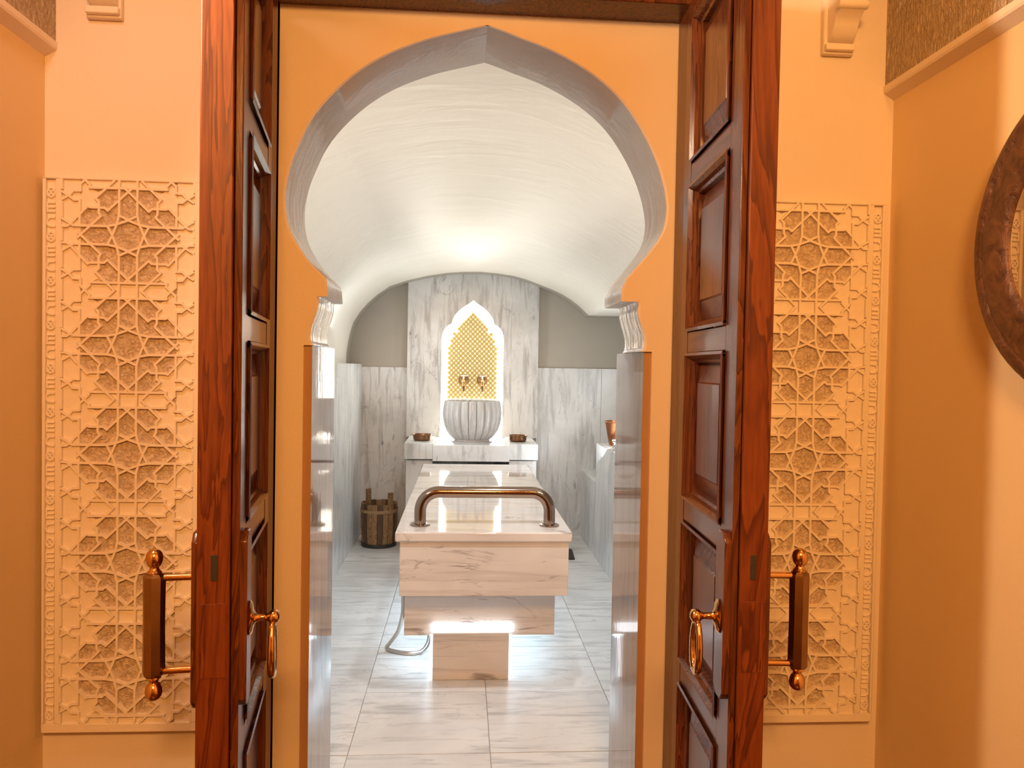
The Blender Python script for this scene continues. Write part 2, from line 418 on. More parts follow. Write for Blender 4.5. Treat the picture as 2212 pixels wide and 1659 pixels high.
# grey recess behind the vault rim
re_ = MB()
vs = [(x, y, z) for y in (YR, YB) for x, z in rim]
re_.add(vs, [(i, i+1, N+i+1, N+i) for i in range(N-1)])
re_.box(-1.15, 1.75, YB, YB+.1, 0, 2.5)
structure(re_.build('wall_back', M_LUNETTE, smooth=40), 'back wall of the bath with grey plaster lunettes above marble cladding', 'wall')
wback = bpy.data.objects['wall_back']
box('marble_slab', -.895, -.475, YB-.022, YB, 0, 1.475, M_MARBLE_G, wback, .002)
box('marble_slab', .66, 1.24, YB-.022, YB, 0, 1.492, M_MARBLE_V, wback, .002)
box('marble_slab', 1.242, 1.60, YB-.022, YB, 0, 1.492, M_MARBLE_V, wback, .002)
wl = structure(box('wall_bath_left', -1.15, -.885, YP-.001, YB, 0, 1.49, M_LUNETTE), 'left side wall of the bath clad in pale marble slabs', 'wall')
for a, b in ((2.502, 3.7), (3.702, 5.1), (5.102, 6.658)):
    box('marble_slab', -.885, -.872, a, b, 0, 1.50, M_MARBLE_V, wl, .002)
wr = structure(box('wall_bath_right', 1.6, 1.75, YAB, YB, 0, 2.2, M_LUNETTE), 'right side wall of the bath alcove', 'wall')

# ---- niche pilaster: tall marble slab with a lobed pointed niche
NX = .088
nich = [(0,2.070),(.020,2.052),(.042,2.037),(.070,2.020),(.098,1.998),(.132,1.968),(.158,1.936),(.176,1.900),(.186,1.862),(.212,1.850),(.236,1.830),(.255,1.800),(.266,1.766),(.270,1.725),(.270,.87)]
pl = MB()
def vault_z(x):
    for (a, za), (b, zb) in zip(rim[1:], rim[2:]):
        if a <= x <= b: return za + (zb-za)*(x-a)/(b-a)
    return 2.2
YN0, YN1 = 6.60, 6.68
for sgn, xo in ((-1, -.479), (1, .664)):
    P = [(NX+sgn*a, z) for a, z in nich]; n = len(P)
    top = vault_z(xo) - .001
    zo = [min(z, top) for x, z in P]; zo[0] = top
    vs = [(x, YN0, z) for x, z in P] + [(x, YN1-.001, z) for x, z in P] + [(xo, YN0, z) for z in zo] + [(xo, YN1, z) for z in zo]
    fs = []
    for i in range(n-1):
        fs += [(i, i+1, 2*n+i+1, 2*n+i), (i, i+1, n+i+1, n+i), (2*n+i, 2*n+i+1, 3*n+i+1, 3*n+i)]
    pl.add(vs, fs)
    # above the apex up to the vault
    K = 8; xx = [NX + (xo-NX)*k/K for k in range(K+1)]
    for k in range(K):
        x0, x1 = xx[k], xx[k+1]
        za = 2.07 + (top-2.07)*k/K; zb_ = 2.07 + (top-2.07)*(k+1)/K
        pl.add([(x0, YN0, za), (x1, YN0, zb_), (x1, YN0, vault_z(x1)), (x0, YN0, vault_z(x0))], [(0, 1, 2, 3)])
wall_n = structure(pl.build('wall_niche', M_MARBLE_G), 'tall grey veined marble slab with the lit pointed niche', 'wall')
# niche back, glowing strip round it, mosaic panel in front of it
YM = 6.676
inner = [(a*.80 if z > 1.8 else max(a-.05, 0), z-(.085 if z > 1.88 else .06) if z > 1 else z) for a, z in nich]
ring = MB(); n = len(nich)
for sgn in (-1, 1):
    vs = [(NX+sgn*a, YM, z) for a, z in nich] + [(NX+sgn*max(a, 0), YM, z) for a, z in inner]
    vs = [(x, y if i >= n else 6.622, z) for i, (x, y, z) in enumerate(vs)]
    ring.add(vs, [(i, i+1, n+i+1, n+i) for i in range(n-1)])
mp_ = tag(empty('mosaic_panel', (NX, YM, .9)), 'gold mosaic panel in the backlit pointed niche above the basin', 'mosaic')
ring.build('led_strip', M_LEDW, mp_)['label'] = 'glowing warm white strip round the mosaic'
pg = [(NX+a, z) for a, z in inner] + [(NX-a, z) for a, z in reversed(inner[1:])]
MB().prism([(x, max(z, 1.195)) for x, z in pg], YM-.02, YM-.004).build('backing', M_CREAM, mp_)
MB().prism([(NX-.27, .87), (NX+.27, .87), (NX+.27, 1.195), (NX-.27, 1.195)], YM-.016, YM-.004).build('lower_light_panel', M_LEDW, mp_)
hexm = None
def halfw(z):
    best = 0
    for (a, za), (b, zb) in zip(inner, inner[1:]):
        if min(za, zb) <= z <= max(za, zb) and za != zb:
            best = max(best, a + (b-a)*(z-za)/(zb-za))
    return best
cnt = 0
for r_ in range(40):
    z = 1.22 + r_*.0215
    off = (r_ % 2)*.0205
    for c_ in range(-8, 9):
        x = c_*.041 + off
        if abs(x) + .014 > halfw(z): continue
        if hexm is None:
            t = MB(); ro, ri = .0150, .0115
            vs = [(ro*math.cos(k*PI/3+.3), 0, ro*math.sin(k*PI/3+.3)) for k in range(6)] + [(ri*math.cos(k*PI/3+.3), -.004, ri*math.sin(k*PI/3+.3)) for k in range(6)]
            t.add(vs, [(k, (k+1) % 6, (k+1) % 6+6, k+6) for k in range(6)] + [tuple(range(6, 12))])
            hexm = t.mesh('mosaic_tile', M_GOLD)
        o = bpy.data.objects.new('mosaic_tile', hexm); COL.objects.link(o); o.parent = mp_
        o.location = (x, -.0205, z-.9); o.rotation_euler = (0, random.uniform(0, 1), 0); cnt += 1

# ================================================================== DOORS
def door(name, hinge, near, T, b, label):
    hx, hy = hinge; nx, ny = near
    L = math.hypot(nx-hx, ny-hy); rz = math.atan2(ny-hy, nx-hx)
    root = tag(empty(name, (hx, hy, .012), rz), label, 'door', None, 'structure')
    root['_o'] = (0, 0, .012)
    def B(s0, s1, t0, t1, z0, z1, nm, mat, bev=.0025, par=None):
        ya, yb = sorted((b*t0, b*t1))
        return MB().box(s0, s1, ya, yb, z0-.012, z1-.012).build(nm, mat, par or root, bevel=bev, world=False)
    hs, ls = .078, .092
    B(0, hs, 0, T, .012, 2.465, 'stile', M_WOODD)
    # lock stile: front edge in brighter red wood, with a rebate next to the inner face
    B(L-ls, L-.010, 0, T*.20, .012, 2.465, 'stile', M_WOODD)
    B(L-ls, L, T*.215, T, .012, 2.465, 'stile', M_WOOD)['label'] = 'bright red door edge with bold grain'
    ops = [(2.03, 2.406), (1.597, 1.973), (1.166, 1.542), (.743, 1.109), (.31, .686)]
    zz = [2.465] + [q for o_ in ops for q in (o_[1], o_[0])] + [.012]
    for i in range(0, len(zz), 2):
        B(hs, L-ls, .001, T-.001, zz[i+1], zz[i], 'rail', M_WOODX)
    for z0, z1 in ops:
        s0, s1 = hs, L-ls
        z0 -= .012; z1 -= .012
        # bolection moulding, mitred round the opening, on both faces
        for face in (0, 1):
            def Y(t): return b*(t if face == 0 else T-t)
            t = MB(); rings = [(0., -.006), (.007, -.008), (.014, .002), (.018, .012), (.024, .016), (.026, .030)]
            vs = []
            for ins, dp in rings:
                vs += [(s0+ins, Y(dp), z0+ins), (s1-ins, Y(dp), z0+ins), (s1-ins, Y(dp), z1-ins), (s0+ins, Y(dp), z1-ins)]
            t.add(vs, [(i*4+k, i*4+(k+1) % 4, i*4+4+(k+1) % 4, i*4+4+k) for i in range(len(rings)-1) for k in range(4)])
            t.build('moulding', M_WOODD, root, world=False)
        # raised and fielded panel
        t = MB(); vs = []; lev = [(.018, .031), (.026, .029), (.072, .014), (.076, .010)]
        for face in (0, 1):
            for ins, dp in lev:
                y = b*(dp if face == 0 else T-dp)
                vs += [(s0+ins, y, z0+ins), (s1-ins, y, z0+ins), (s1-ins, y, z1-ins), (s0+ins, y, z1-ins)]
        fs = []
        for face in (0, 1):
            o_ = face*16
            fs += [(o_+i*4+k, o_+i*4+(k+1) % 4, o_+i*4+4+(k+1) % 4, o_+i*4+4+k) for i in range(3) for k in range(4)] + [(o_+12, o_+13, o_+14, o_+15)]
        fs += [(k, (k+1) % 4, 16+(k+1) % 4, 16+k) for k in range(4)]
        t.add(vs, fs); t.build('panel', M_WOODD, root, world=False)
    # raised lock covers with rounded ends on both faces
    for t0, t1 in ((-.014, .002), (T-.002, T+.012)):
        s0, s1, z0, z1 = L-.078, L-.012, .815-.012, 1.165-.012
        poly = [(s0, z0+.018), (s0+.018, z0), (s1-.018, z0), (s1, z0+.018), (s1, z1-.018), (s1-.018, z1), (s0+.018, z1), (s0, z1-.018)]
        MB().prism(poly, b*t0, b*t1, 'XZ').build('lock_cover', M_WOODD, root, bevel=.003, world=False)
    # lock plate and latch slot in the edge
    B(L-.001, L+.0012, T*.30, T*.92, .885, 1.03, 'edge_plate', M_WOOD, .0004)
    B(L-.0005, L+.0016, T*.50, T*.66, 1.075, 1.125, 'latch_slot', M_BLACK, .0004)
    # pull handle on the outer face
    s_h, yo = L-.055, b*(T+.088)
    zc = .977-.012
    h = MB(); h.lathe([(.0, -.103), (.016, -.102), (.0205, -.097), (.0215, -.09), (.0205, 0), (.0215, .09), (.0205, .097), (.016, .102), (0, .103)], (s_h, yo, zc), 8, 'Z')
    ph = h.build('pull_handle', M_BRONZE, root, smooth=30, world=False); ph['label'] = 'dark bronze octagonal pull handle'
    for q in (-1, 1):
        f = MB(); f.lathe([(0, 0), (.013, 0), (.014, .005), (.009, .010), (.0085, .014), (.0125, .018), (.0155, .026), (.0165, .033), (.015, .041), (.010, .0475), (.004, .050), (0, .0505)], (0, 0, 0), 20)
        vs = [(x+s_h, y+yo, z*q+zc+q*.1005) for x, y, z in f.v]; f.v = vs
        f.build('ball_finial', M_BRASS, ph, smooth=50, world=False)
        pz = zc + q*.093
        g = MB(); ya, yb = b*T, yo
        g.tube([(s_h, ya, pz), (s_h, ya+(yb-ya)*.12, pz), (s_h, yb, pz)], [.0085, .007, .007], 14); g.build('handle_post', M_BRASS, ph, smooth=50, world=False)
    # ring knocker on the inner face
    s_k, zk = L-.045, .985-.012
    t0 = -.014
    k_ = MB()
    prof = [(0, 0), (.022, 0), (.024, .003), (.020, .007), (.012, .009), (.008, .014), (.0065, .03), (.0075, .036), (.0125, .041), (.0150, .048), (.0125, .056), (.006, .060), (0, .061)]
    k_.lathe(prof, (0, 0, 0), 20)
    k_.v = [(x+s_k, b*(t0-z), y*1.5+zk if z < .0095 else y+zk) for x, y, z in k_.v]
    kn = k_.build('ring_knocker', M_BRASS, root, smooth=50, world=False); kn['label'] = 'polished brass ring knocker on oval rose'
    yk = b*(t0-.046)
    pts = []; rad = []
    for i in range(40):
        a = 2*PI*i/40
        wv = .0008*math.sin(14*a)
        pts.append((s_k + .027*math.sin(a) + wv, yk, zk-.063 + .054*math.cos(a) + wv)); rad.append(.0062 + .0022*(1-math.cos(a))/2)
    rg = MB().tube(pts, rad, 10, closed=True); rg.build('ring', M_BRASS, kn, smooth=60, world=False)
    return root
door('door_1', (-.500, 2.0), (-.4276, 1.49), .078, -1, 'left leaf of the open panelled red wooden double door')
door('door_2', (.585, 2.0), (.556, 1.49), .070, 1, 'right leaf of the open panelled red wooden double door')

# ================================================================== CARVED WALL PANELS
U = .2735/1424
def carved_panel(xc, label):
    z0, z1 = .555, 1.949
    hw, hf = .207, .1615                                             # half width of the slab and of the carved field
    fz0, fz1 = .578, 1.9455
    root = tag(empty('carved_panel', (xc, YW, z0)), label, 'wall panel', 'carved plaster panels beside the doors')
    D = .030; yf = YW-D                                             # front of the frame
    rec = yf+.009                                                   # recessed ground of the carving
    b = MB()
    b.box(xc-hw, xc+hw, rec+.001, YW-.0005, z0, z1); b.box(xc-hw, xc+hw, yf, rec+.002, z0, fz0)
    b.box(xc-hw, xc+hw, yf, rec+.002, fz1, z1)
    for s in (-1, 1):
        xa, xb = sorted((xc+s*hf, xc+s*(hf+.014))); b.box(xa, xb, yf, rec+.002, fz0, fz1)
        xa, xb = sorted((xc+s*(hw-.008), xc+s*hw)); b.box(xa, xb, yf, rec+.002, fz0, fz1)
    b.build('slab', M_PLAIN, root, bevel=.0025, seg=1)
    # leafy ground of the rosettes
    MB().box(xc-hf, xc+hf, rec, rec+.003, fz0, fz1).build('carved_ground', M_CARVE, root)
    # plain plates between the rosettes, and straps
    pt = MB(); st = MB()
    def strap(x0, y0, x1, y1, cz, wd=18., h0=0.):
        h1 = .0095 + random.uniform(-.0005, .0005)
        lim = hf/U
        for _ in (0, 1):
            x0, y0, x1, y1 = x1, y1, x0, y0
            if abs(x1) > lim:
                if abs(x0) >= lim: return
                t_ = ((lim if x1 > 0 else -lim)-x0)/(x1-x0); x1, y1 = x0+(x1-x0)*t_, y0+(y1-y0)*t_
        za, zb = cz+y0*U, cz+y1*U
        xa, xb = xc+x0*U, xc+x1*U
        lo, hi = fz0+.001, fz1-.001
        for _ in (0, 1):
            xa, za, xb, zb = xb, zb, xa, za
            for bd, c in ((lo, zb < lo), (hi, zb > hi)):
                if c:
                    if (za <= lo and bd == lo) or (za >= hi and bd == hi): return
                    t_ = (bd-za)/(zb-za); xb, zb = xa+(xb-xa)*t_, bd
        dx, dz = xb-xa, zb-za; ln = math.hypot(dx, dz)
        if ln < .004: return
        dx, dz = dx/ln, dz/ln
        vs = []
        for (px_, pz_, e) in ((xa, za, -.0018), (xb, zb, .0018)):
            for off, hh in ((-wd*U, h0), (-wd*U*.78, h1), (wd*U*.78, h1), (wd*U, h0)):
                vs.append((px_+dx*e-dz*off, rec-hh, pz_+dz*e+dx*off))
        st.add(vs, [(0, 1, 5, 4), (1, 2, 6, 5), (2, 3, 7, 6), (0, 3, 2, 1), (4, 5, 6, 7)])
    def plate(poly, cz, h=.0024):
        lim = hf/U
        q = [(max(-lim, min(lim, a)), bb) for a, bb in poly]
        q = [(xc+a*U, max(fz0, min(fz1, cz+bb*U))) for a, bb in q]
        if max(z for _, z in q)-min(z for _, z in q) < .004: return
        pt.prism(q, rec-h, rec+.001)
    LINES = [[(115,712),(115,260),(0,205)], [(0,200),(143,145),(200,0)], [(115,260),(143,145)], [(143,145),(260,120)], [(260,120),(200,0)],
             [(260,120),(690,118),(730,145),(830,205)],
             [(635,-35),(600,0),(345,245),(370,290),(370,430),(412,475),(172,712)],
             [(-45,612),(260,320),(300,355),(480,358),(510,372),(735,130),(770,108),(830,104)],
             [(612,122),(612,450),(685,450),(735,490),(830,548)],
             [(545,712),(602,655),(602,570),(690,565),(735,510),(830,452)],
             [(0,612),(490,612),(485,650),(545,712)], [(835,230),(835,420)], [(835,590),(835,712)], [(835,0),(835,75)]]
    for k in range(5):
        cz = fz0 + .2735*(k+.5)
        for sx in (-1, 1):
            for sy in (-1, 1):
                for ln_ in LINES:
                    for (x0, y0), (x1, y1) in zip(ln_, ln_[1:]): strap(sx*x0, sy*y0, sx*x1, sy*y1, cz)
        for sx in (-1, 1):
            plate([(sx*612, -712), (sx*842, -712), (sx*842, 712), (sx*612, 712)], cz)
            for sy in (-1, 1):
                plate([(sx*a, sy*q) for a, q in [(614,300),(614,480),(602,570),(602,655),(545,706),(485,650),(490,612),(395,560),(300,612),(412,475),(372,430),(372,365),(480,362),(515,378)]], cz, .0026)
        for sy in (-1, 1):
            plate([(-485, sy*608), (485, sy*608), (485, sy*650), (545, sy*712), (-545, sy*712), (-485, sy*650)], cz, .0023)
    pt.build('star_plate', M_PLAIN, root)
    st.build('strapwork', M_PLAIN, root)
    # scroll ornament in the two narrow borders
    for s in (-1, 1):
        orn = MB()
        bx = xc + s*(hf+.0275)
        z = fz0+.02; i = 0
        while z < fz1-.025:
            if i % 3 == 0:
                pts = [(bx+.0095*math.cos(a*PI/4), rec-.001, z+.012*math.sin(a*PI/4)) for a in range(8)]; orn.tube(pts, .0028, 6, closed=True)
                orn.tube([(bx-.008, rec-.001, z-.010), (bx+.008, rec-.001, z+.010)], .0024, 5); orn.tube([(bx+.008, rec-.001, z-.010), (bx-.008, rec-.001, z+.010)], .0024, 5)
            elif i % 3 == 1:
                pts = [(bx+s*.010*math.cos(a), rec-.001, z+.011*math.sin(a)) for a in [-1.5+q*.5 for q in range(7)]]; orn.tube(pts, .0030, 6)
                orn.tube([(bx-s*.010, rec-.001, z+.011), (bx+s*.002, rec-.001, z+.011)], .0026, 5); orn.tube([(bx-s*.010, rec-.001, z-.011), (bx+s*.002, rec-.001, z-.011)], .0026, 5)
            else:
                for q in (-.011, 0, .011): orn.tube([(bx-.010, rec-.001, z+q), (bx+.010, rec-.001, z+q)], .0027, 5)
                orn.tube([(bx+s*.009, rec-.001, z-.011), (bx+s*.009, rec-.001, z+.011)], .0026, 5)
            z += .0365; i += 1
        orn.build('border_ornament', M_PLAIN, root)
    return root
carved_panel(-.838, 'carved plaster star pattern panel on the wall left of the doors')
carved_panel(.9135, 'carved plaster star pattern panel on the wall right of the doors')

# ---- corbels
def corbel(x0, x1, z0, label):
    root = tag(empty('corbel', ((x0+x1)/2, YW, z0)), label, 'corbel', 'scroll corbels high on the front wall')
    box('back_plate', x0-.002, x1+.002, YW-.018, YW, z0, 2.80, M_PLAIN, root, .003)
    box('base_ledge', x0, x1, YW-.032, YW-.016, z0+.006, z0+.024, M_PLAIN, root, .003)
    prof = [(YW-.016, z0+.026), (YW-.030, z0+.030), (YW-.046, z0+.044), (YW-.056, z0+.062), (YW-.064, z0+.078), (YW-.082, z0+.086), (YW-.092, z0+.094), (YW-.096, z0+.106), (YW-.090, z0+.118), (YW-.100, z0+.122), (YW-.104, z0+.150), (YW-.118, z0+.156), (YW-.118, z0+.168), (YW-.128, z0+.172), (YW-.128, z0+.186), (YW-.136, z0+.190), (YW-.136, z0+.24), (YW-.136, 2.80), (YW-.016, 2.80)]
    MB().prism(prof, x0+.008, x1-.004, 'YZ').build('scroll', M_PLAIN, root, bevel=.002)
    t = MB(); t.lathe([(0, x0+.002), (.010, x0+.002), (.012, x0+.006), (.012, x1-.002), (.010, x1+.002), (0, x1+.002)], (0, YW-.084, z0+.100), 20, 'X')
    t.build('scroll_roll', M_PLAIN, root, smooth=40)
    return root
corbel(-.945, -.865, 2.350, 'plaster scroll corbel high on the wall left of the doors')
corbel(.944, 1.022, 2.344, 'plaster scroll corbel high on the wall right of the doors')

# ---- round mirror on the right wall
mr = tag(empty('round_mirror', (1.15, 1.27, 1.765)), 'large round mirror with wide dark hammered frame at right edge', 'mirror')
t = MB(); n = 72; prof = [(.318, 1.150), (.318, 1.124), (.314, 1.112), (.302, 1.104), (.288, 1.101), (.280, 1.104), (.272, 1.1005), (.222, 1.099), (.206, 1.101), (.200, 1.106), (.198, 1.114), (.198, 1.140)]
vs = []
for r_, x in prof:
    for k in range(n):
        a = 2*PI*k/n; vs.append((x, 1.27+r_*math.cos(a), 1.765+r_*math.sin(a)))
t.add(vs, [(i*n+k, i*n+(k+1) % n, (i+1)*n+(k+1) % n, (i+1)*n+k) for i in range(len(prof)-1) for k in range(n)])
t.build('frame', M_MIRFRAME, mr, smooth=40)
MB().lathe([(0, 1.107), (.199, 1.107), (.199, 1.113), (0, 1.113)], (0, 1.27, 1.765), 64, 'X').build('mirror_glass', M_MIRROR, mr)
# shelves of plain mouldings on the opposite wall, seen in the mirror
t = MB()
for z in (1.25, 1.62, 1.99): t.box(-1.055, -1.035, -2.0, -.2, z, z+.03)
structure(t.build('trim_4', M_PLAIN, bevel=.003), 'plain mouldings on the left entry wall behind the viewpoint', 'moulding')

# ================================================================== MASSAGE TABLE
tb = tag(empty('massage_table', (.10, 4.4, 0)), 'long veined marble massage table with a bronze bar and lit pedestal', 'table')
box('tabletop', -.2815, .4995, 3.30, 5.60, .7235, .768, M_MARBLE_T, tb, .007)
box('upper_box', -.2605, .486, 3.313, 5.57, .482, .7235, M_MARBLE_T, tb, .002)
box('lower_box', -.258, .465, 3.60, 5.42, .2045, .482, M_MARBLE_T, tb, .002)
box('pedestal', -.119, .244, 3.57, 5.15, 0, .2040, M_MARBLE_T, tb, .003)
box('pedestal_front', -.119, .244, 3.566, 3.598, .190, .2285, M_MARBLE_T, tb, .003)
o = box('led_strip', -.130, .268, 3.560, 3.599, .2290, .2660, M_LEDC, tb, .010); o['label'] = 'bright white light strip above the pedestal'
for xa, xb in ((-.131, -.1195), (.2445, .256)):
    box('led_strip', xa, xb, 3.585, 3.597, .004, .204, M_LEDC, tb)
    box('led_strip', xa, xb, 3.60, 5.15, .185, .2035, M_LEDS, tb)
yb_ = 3.447; xl, xr, zb0, zb1, rr = -.181, .412, .768, .921, .085
pts = [(xl, yb_, zb0)] + [(xl, yb_, zb1-rr-.02)]
pts += [(xl+rr-rr*math.cos(a*PI/16), yb_, zb1-rr+rr*math.sin(a*PI/16)) for a in range(0, 9)]
pts += [(xr-rr+rr*math.sin(a*PI/16), yb_, zb1-rr+rr*math.cos(a*PI/16)) for a in range(0, 9)]
pts += [(xr, yb_, zb1-rr-.02), (xr, yb_, zb0)]
gb = MB().tube(pts, .0270, 20).build('grab_bar', M_BAR, tb, smooth=50); gb['label'] = 'bronzed metal grab bar across the near end'
for x in (xl, xr):
    t = MB().lathe([(.026, .768), (.046, .768), (.046, .7725), (.041, .776), (.0275, .7775)], (x, yb_, 0), 32)
    t.v = [(a-.10, b_-4.4, c) for a, b_, c in t.v]; t.build('flange', M_BAR, gb, smooth=40, world=False)

# hose looping out from under the table
def catmull(P, n=8):
    P = [Vector(p) for p in P]; out = []
    for i in range(len(P)-1):
        p0, p1, p2, p3 = P[max(i-1, 0)], P[i], P[i+1], P[min(i+2, len(P)-1)]
        for k in range(n):
            t_ = k/n
            out.append(.5*((2*p1)+(p2-p0)*t_+(2*p0-5*p1+4*p2-p3)*t_*t_+(3*p1-p0-3*p2+p3)*t_**3))
    return out + [P[-1]]
hose = MB().tube(catmull([(-.262, 3.70, .47), (-.272, 3.72, .36), (-.276, 3.75, .262), (-.305, 3.84, .14), (-.352, 3.92, .052), (-.372, 3.95, .016), (-.345, 3.925, .010), (-.262, 3.885, .010), (-.190, 3.90, .012), (-.155, 3.93, .05), (-.148, 3.95, .12), (-.140, 3.96, .175)]), .0105, 12).build('shower_hose', M_HOSE, None, smooth=60)
tag(hose, 'thin grey hose looping onto the floor at the left of the table', 'hose')

# ================================================================== BASIN, COUNTER, TAPS
ct = tag(empty('basin_counter', (.085, 6.2, 0)), 'low marble counter under the basin with a stepped front slab', 'counter')
box('counter_top', -.446, -.2225, 5.95, 6.598, .757, .883, M_MARBLE_V, ct, .003)
box('counter_top', .3825, .611, 5.95, 6.598, .757, .883, M_MARBLE_V, ct, .003)
box('counter_middle', -.2215, .3815, 5.93, 6.598, .745, .872, M_MARBLE_V, ct, .003)
box('cabinet_body', -.433, -.225, 6.0, 6.598, 0, .7445, M_MARBLE_G, ct, .002)
box('cabinet_body', .385, .604, 6.0, 6.598, 0, .7445, M_MARBLE_G, ct, .002)
box('recessed_front', -.225, .385, 6.22, 6.598, 0, .7445, M_MARBLE_G, ct)
box('front_slab', -.225, .385, 6.0, 6.02, 0, .695, M_MARBLE_G, ct, .002)
bs = tag(empty('wash_basin', (NX, 6.245, .872)), 'fluted round grey marble basin standing before the lit niche', 'basin')
prof = [(.0, .895), (.150, .895), (.166, .905), (.190, .930), (.214, .968), (.232, 1.015), (.242, 1.065), (.2445, 1.115), (.240, 1.160), (.232, 1.205), (.226, 1.212), (.214, 1.206), (.208, 1.150), (.19, 1.05), (.14, .98), (0, .96)]
M_BASIN = marble('marble_basin', (.56, .54, .52), (.46, .44, .42), (.28, .26, .24), .16, (0, 0, 0), 2.0, (2, 2, .8), False, .35)
t = MB(); n = 220; vs = []
for r_, h in prof:
    for k in range(n):
        a = 2*PI*k/n
        fl_ = abs(math.sin(11*a))                                       # 22 convex flutes meeting in sharp valleys
        d_ = (.085 if .9 < h < 1.215 and r_ > .15 else .0)
        q = r_*(1 - d_*(1-fl_)**1.8)
        vs.append((NX+q*math.cos(a), 6.245+q*math.sin(a), h))
t.add(vs, [(i*n+k, i*n+(k+1) % n, (i+1)*n+(k+1) % n, (i+1)*n+k) for i in range(len(prof)-1) for k in range(n)])
t.build('bowl', M_BASIN, bs, smooth=28)
MB().lathe([(0, .872), (.172, .872), (.172, .880), (.150, .886), (.146, .896), (0, .896)], (NX, 6.245, 0), 48).build('foot_ring', M_BASIN, bs, smooth=40)

def tap(x, label):
    z = 1.372; y0 = YM-.020
    r = tag(empty('wall_tap', (x, y0, z)), label, 'tap', 'brass taps over the basin')
    MB().lathe([(0, -.022), (.020, -.022), (.036, -.016), (.047, -.008), (.048, 0), (0, 0)], (x, y0, z), 32, 'Y').build('rosette', M_BRONZE, r, smooth=40)
    t = MB(); t.tube([(x, y0-.02, z), (x, y0-.05, z), (x, y0-.085, z-.004), (x, y0-.100, z-.020), (x, y0-.103, z-.050)], [.013, .014, .016, .014, .009], 16); t.build('body', M_BRASS, r, smooth=60)
    t = MB(); t.tube([(x, y0-.075, z), (x, y0-.075, z+.038)], .007, 12); t.tube([(x-.024, y0-.075, z+.040), (x+.024, y0-.075, z+.040)], .006, 12); t.build('handle', M_CHROME, r, smooth=60)
    MB().lathe([(.009, 1.324), (.012, 1.318), (.012, 1.302), (.007, 1.292), (.009, 1.286), (.006, 1.276)], (x, y0-.103, 0), 16).build('spout', M_COPPER, r, smooth=50)
    MB().tube([(x, y0-.103, 1.280), (x, y0-.106, 1.20), (x, y0-.109, 1.10)], [.0045, .0042, .0036], 10).build('water_stream', M_WATER, r, smooth=60)
tap(.013, 'left brass wall tap pouring water into the basin')
tap(.176, 'right brass wall tap pouring water into the basin')

def copper_bowl(x, y, label):
    r = tag(empty('copper_bowl', (x, y, .883)), label, 'bowl', 'copper bowls beside the basin')
    t = MB(); t.lathe([(.0, .883), (.058, .883), (.068, .889), (.073, .905), (.072, .918), (.076, .930), (.077, .934), (.072, .934), (.068, .920), (.066, .900), (.05, .892), (0, .890)], (x, y, 0), 40)
    t.build('body', M_COPPER, r, smooth=45)
    t = MB(); t.tube([(x+.0765*math.cos(a*PI/20), y+.0765*math.sin(a*PI/20), .933) for a in range(40)], .0032, 8, closed=True); t.build('rolled_rim', M_COPPER, r, smooth=60)
copper_bowl(-.318, 6.17, 'dark copper bowl on the counter left of the basin')
copper_bowl(.464, 6.17, 'dark copper bowl on the counter right of the basin')

# ================================================================== WOODEN BUCKET
bk = tag(empty('wooden_bucket', (-.668, 6.28, 0)), 'old wooden stave bucket standing by the back left corner', 'bucket')
bx, by = -.668, 6.28; NS = 20
def ring_seg(a0, a1, levels):
    t = MB(); vs = []
    for (ro, ri, z) in levels:
        for rr_ in (ro, ri):
            for q in range(3):
                a = a0+(a1-a0)*q/2; vs.append((bx+rr_*math.cos(a), by+rr_*math.sin(a), z))
    m = len(levels); fs = []
    for i in range(m-1):
        for q in range(2):
            fs += [(i*6+q, i*6+q+1, i*6+6+q+1, i*6+6+q), (i*6+3+q, i*6+3+q+1, i*6+9+q+1, i*6+9+q)]
        fs += [(i*6, i*6+3, i*6+9, i*6+6), (i*6+2, i*6+5, i*6+11, i*6+8)]
    for i in (0, m-1): fs += [(i*6, i*6+1, i*6+4, i*6+3), (i*6+1, i*6+2, i*6+5, i*6+4)]
    return t.add(vs, fs)
for k in range(NS):
    a0, a1 = 2*PI*k/NS+.012, 2*PI*(k+1)/NS-.012
    mid = (a0+a1)/2
    tall = abs(math.atan2(math.sin(mid+.80), math.cos(mid+.80))) < .19 or abs(math.atan2(math.sin(mid-2.34), math.cos(mid-2.34))) < .19
    e = random.uniform(-.003, .003)
    lv = [(.136+e, .118, .012), (.144+e, .126, .12), (.148+e, .130, .24), (.146+e, .129, .355 + random.uniform(-.004, .004))]
    if tall: lv = [(q+.006, r_, z) for q, r_, z in lv[:3]] + [(.153, .129, .36), (.153, .133, .452)]
    ring_seg(a0, a1, lv).build('stave', M_STAVE if (k % 3 or tall) else M_STAVED, bk)
MB().lathe([(0, .03), (.125, .03), (.125, .04), (0, .04)], (bx, by, 0), 40).build('bucket_floor', M_STAVED, bk)
for z, rr_, hm in ((.297, .1495, M_HOOP), (.020, .140, M_BLACK)):
    t = MB(); nn = 48; vs = []
    for dz in (-.013, .013):
        for r_ in (rr_, rr_+.005):
            vs += [(bx+r_*math.cos(2*PI*k/nn), by+r_*math.sin(2*PI*k/nn), z+dz) for k in range(nn)]
    fs = []
    for k in range(nn):
        k2 = (k+1) % nn
        fs += [(k, k2, nn+k2, nn+k), (2*nn+k, 2*nn+k2, 3*nn+k2, 3*nn+k), (nn+k, nn+k2, 3*nn+k2, 3*nn+k), (k, k2, 2*nn+k2, 2*nn+k)]
    t.add(vs, fs); t.build('hoop', hm, bk)

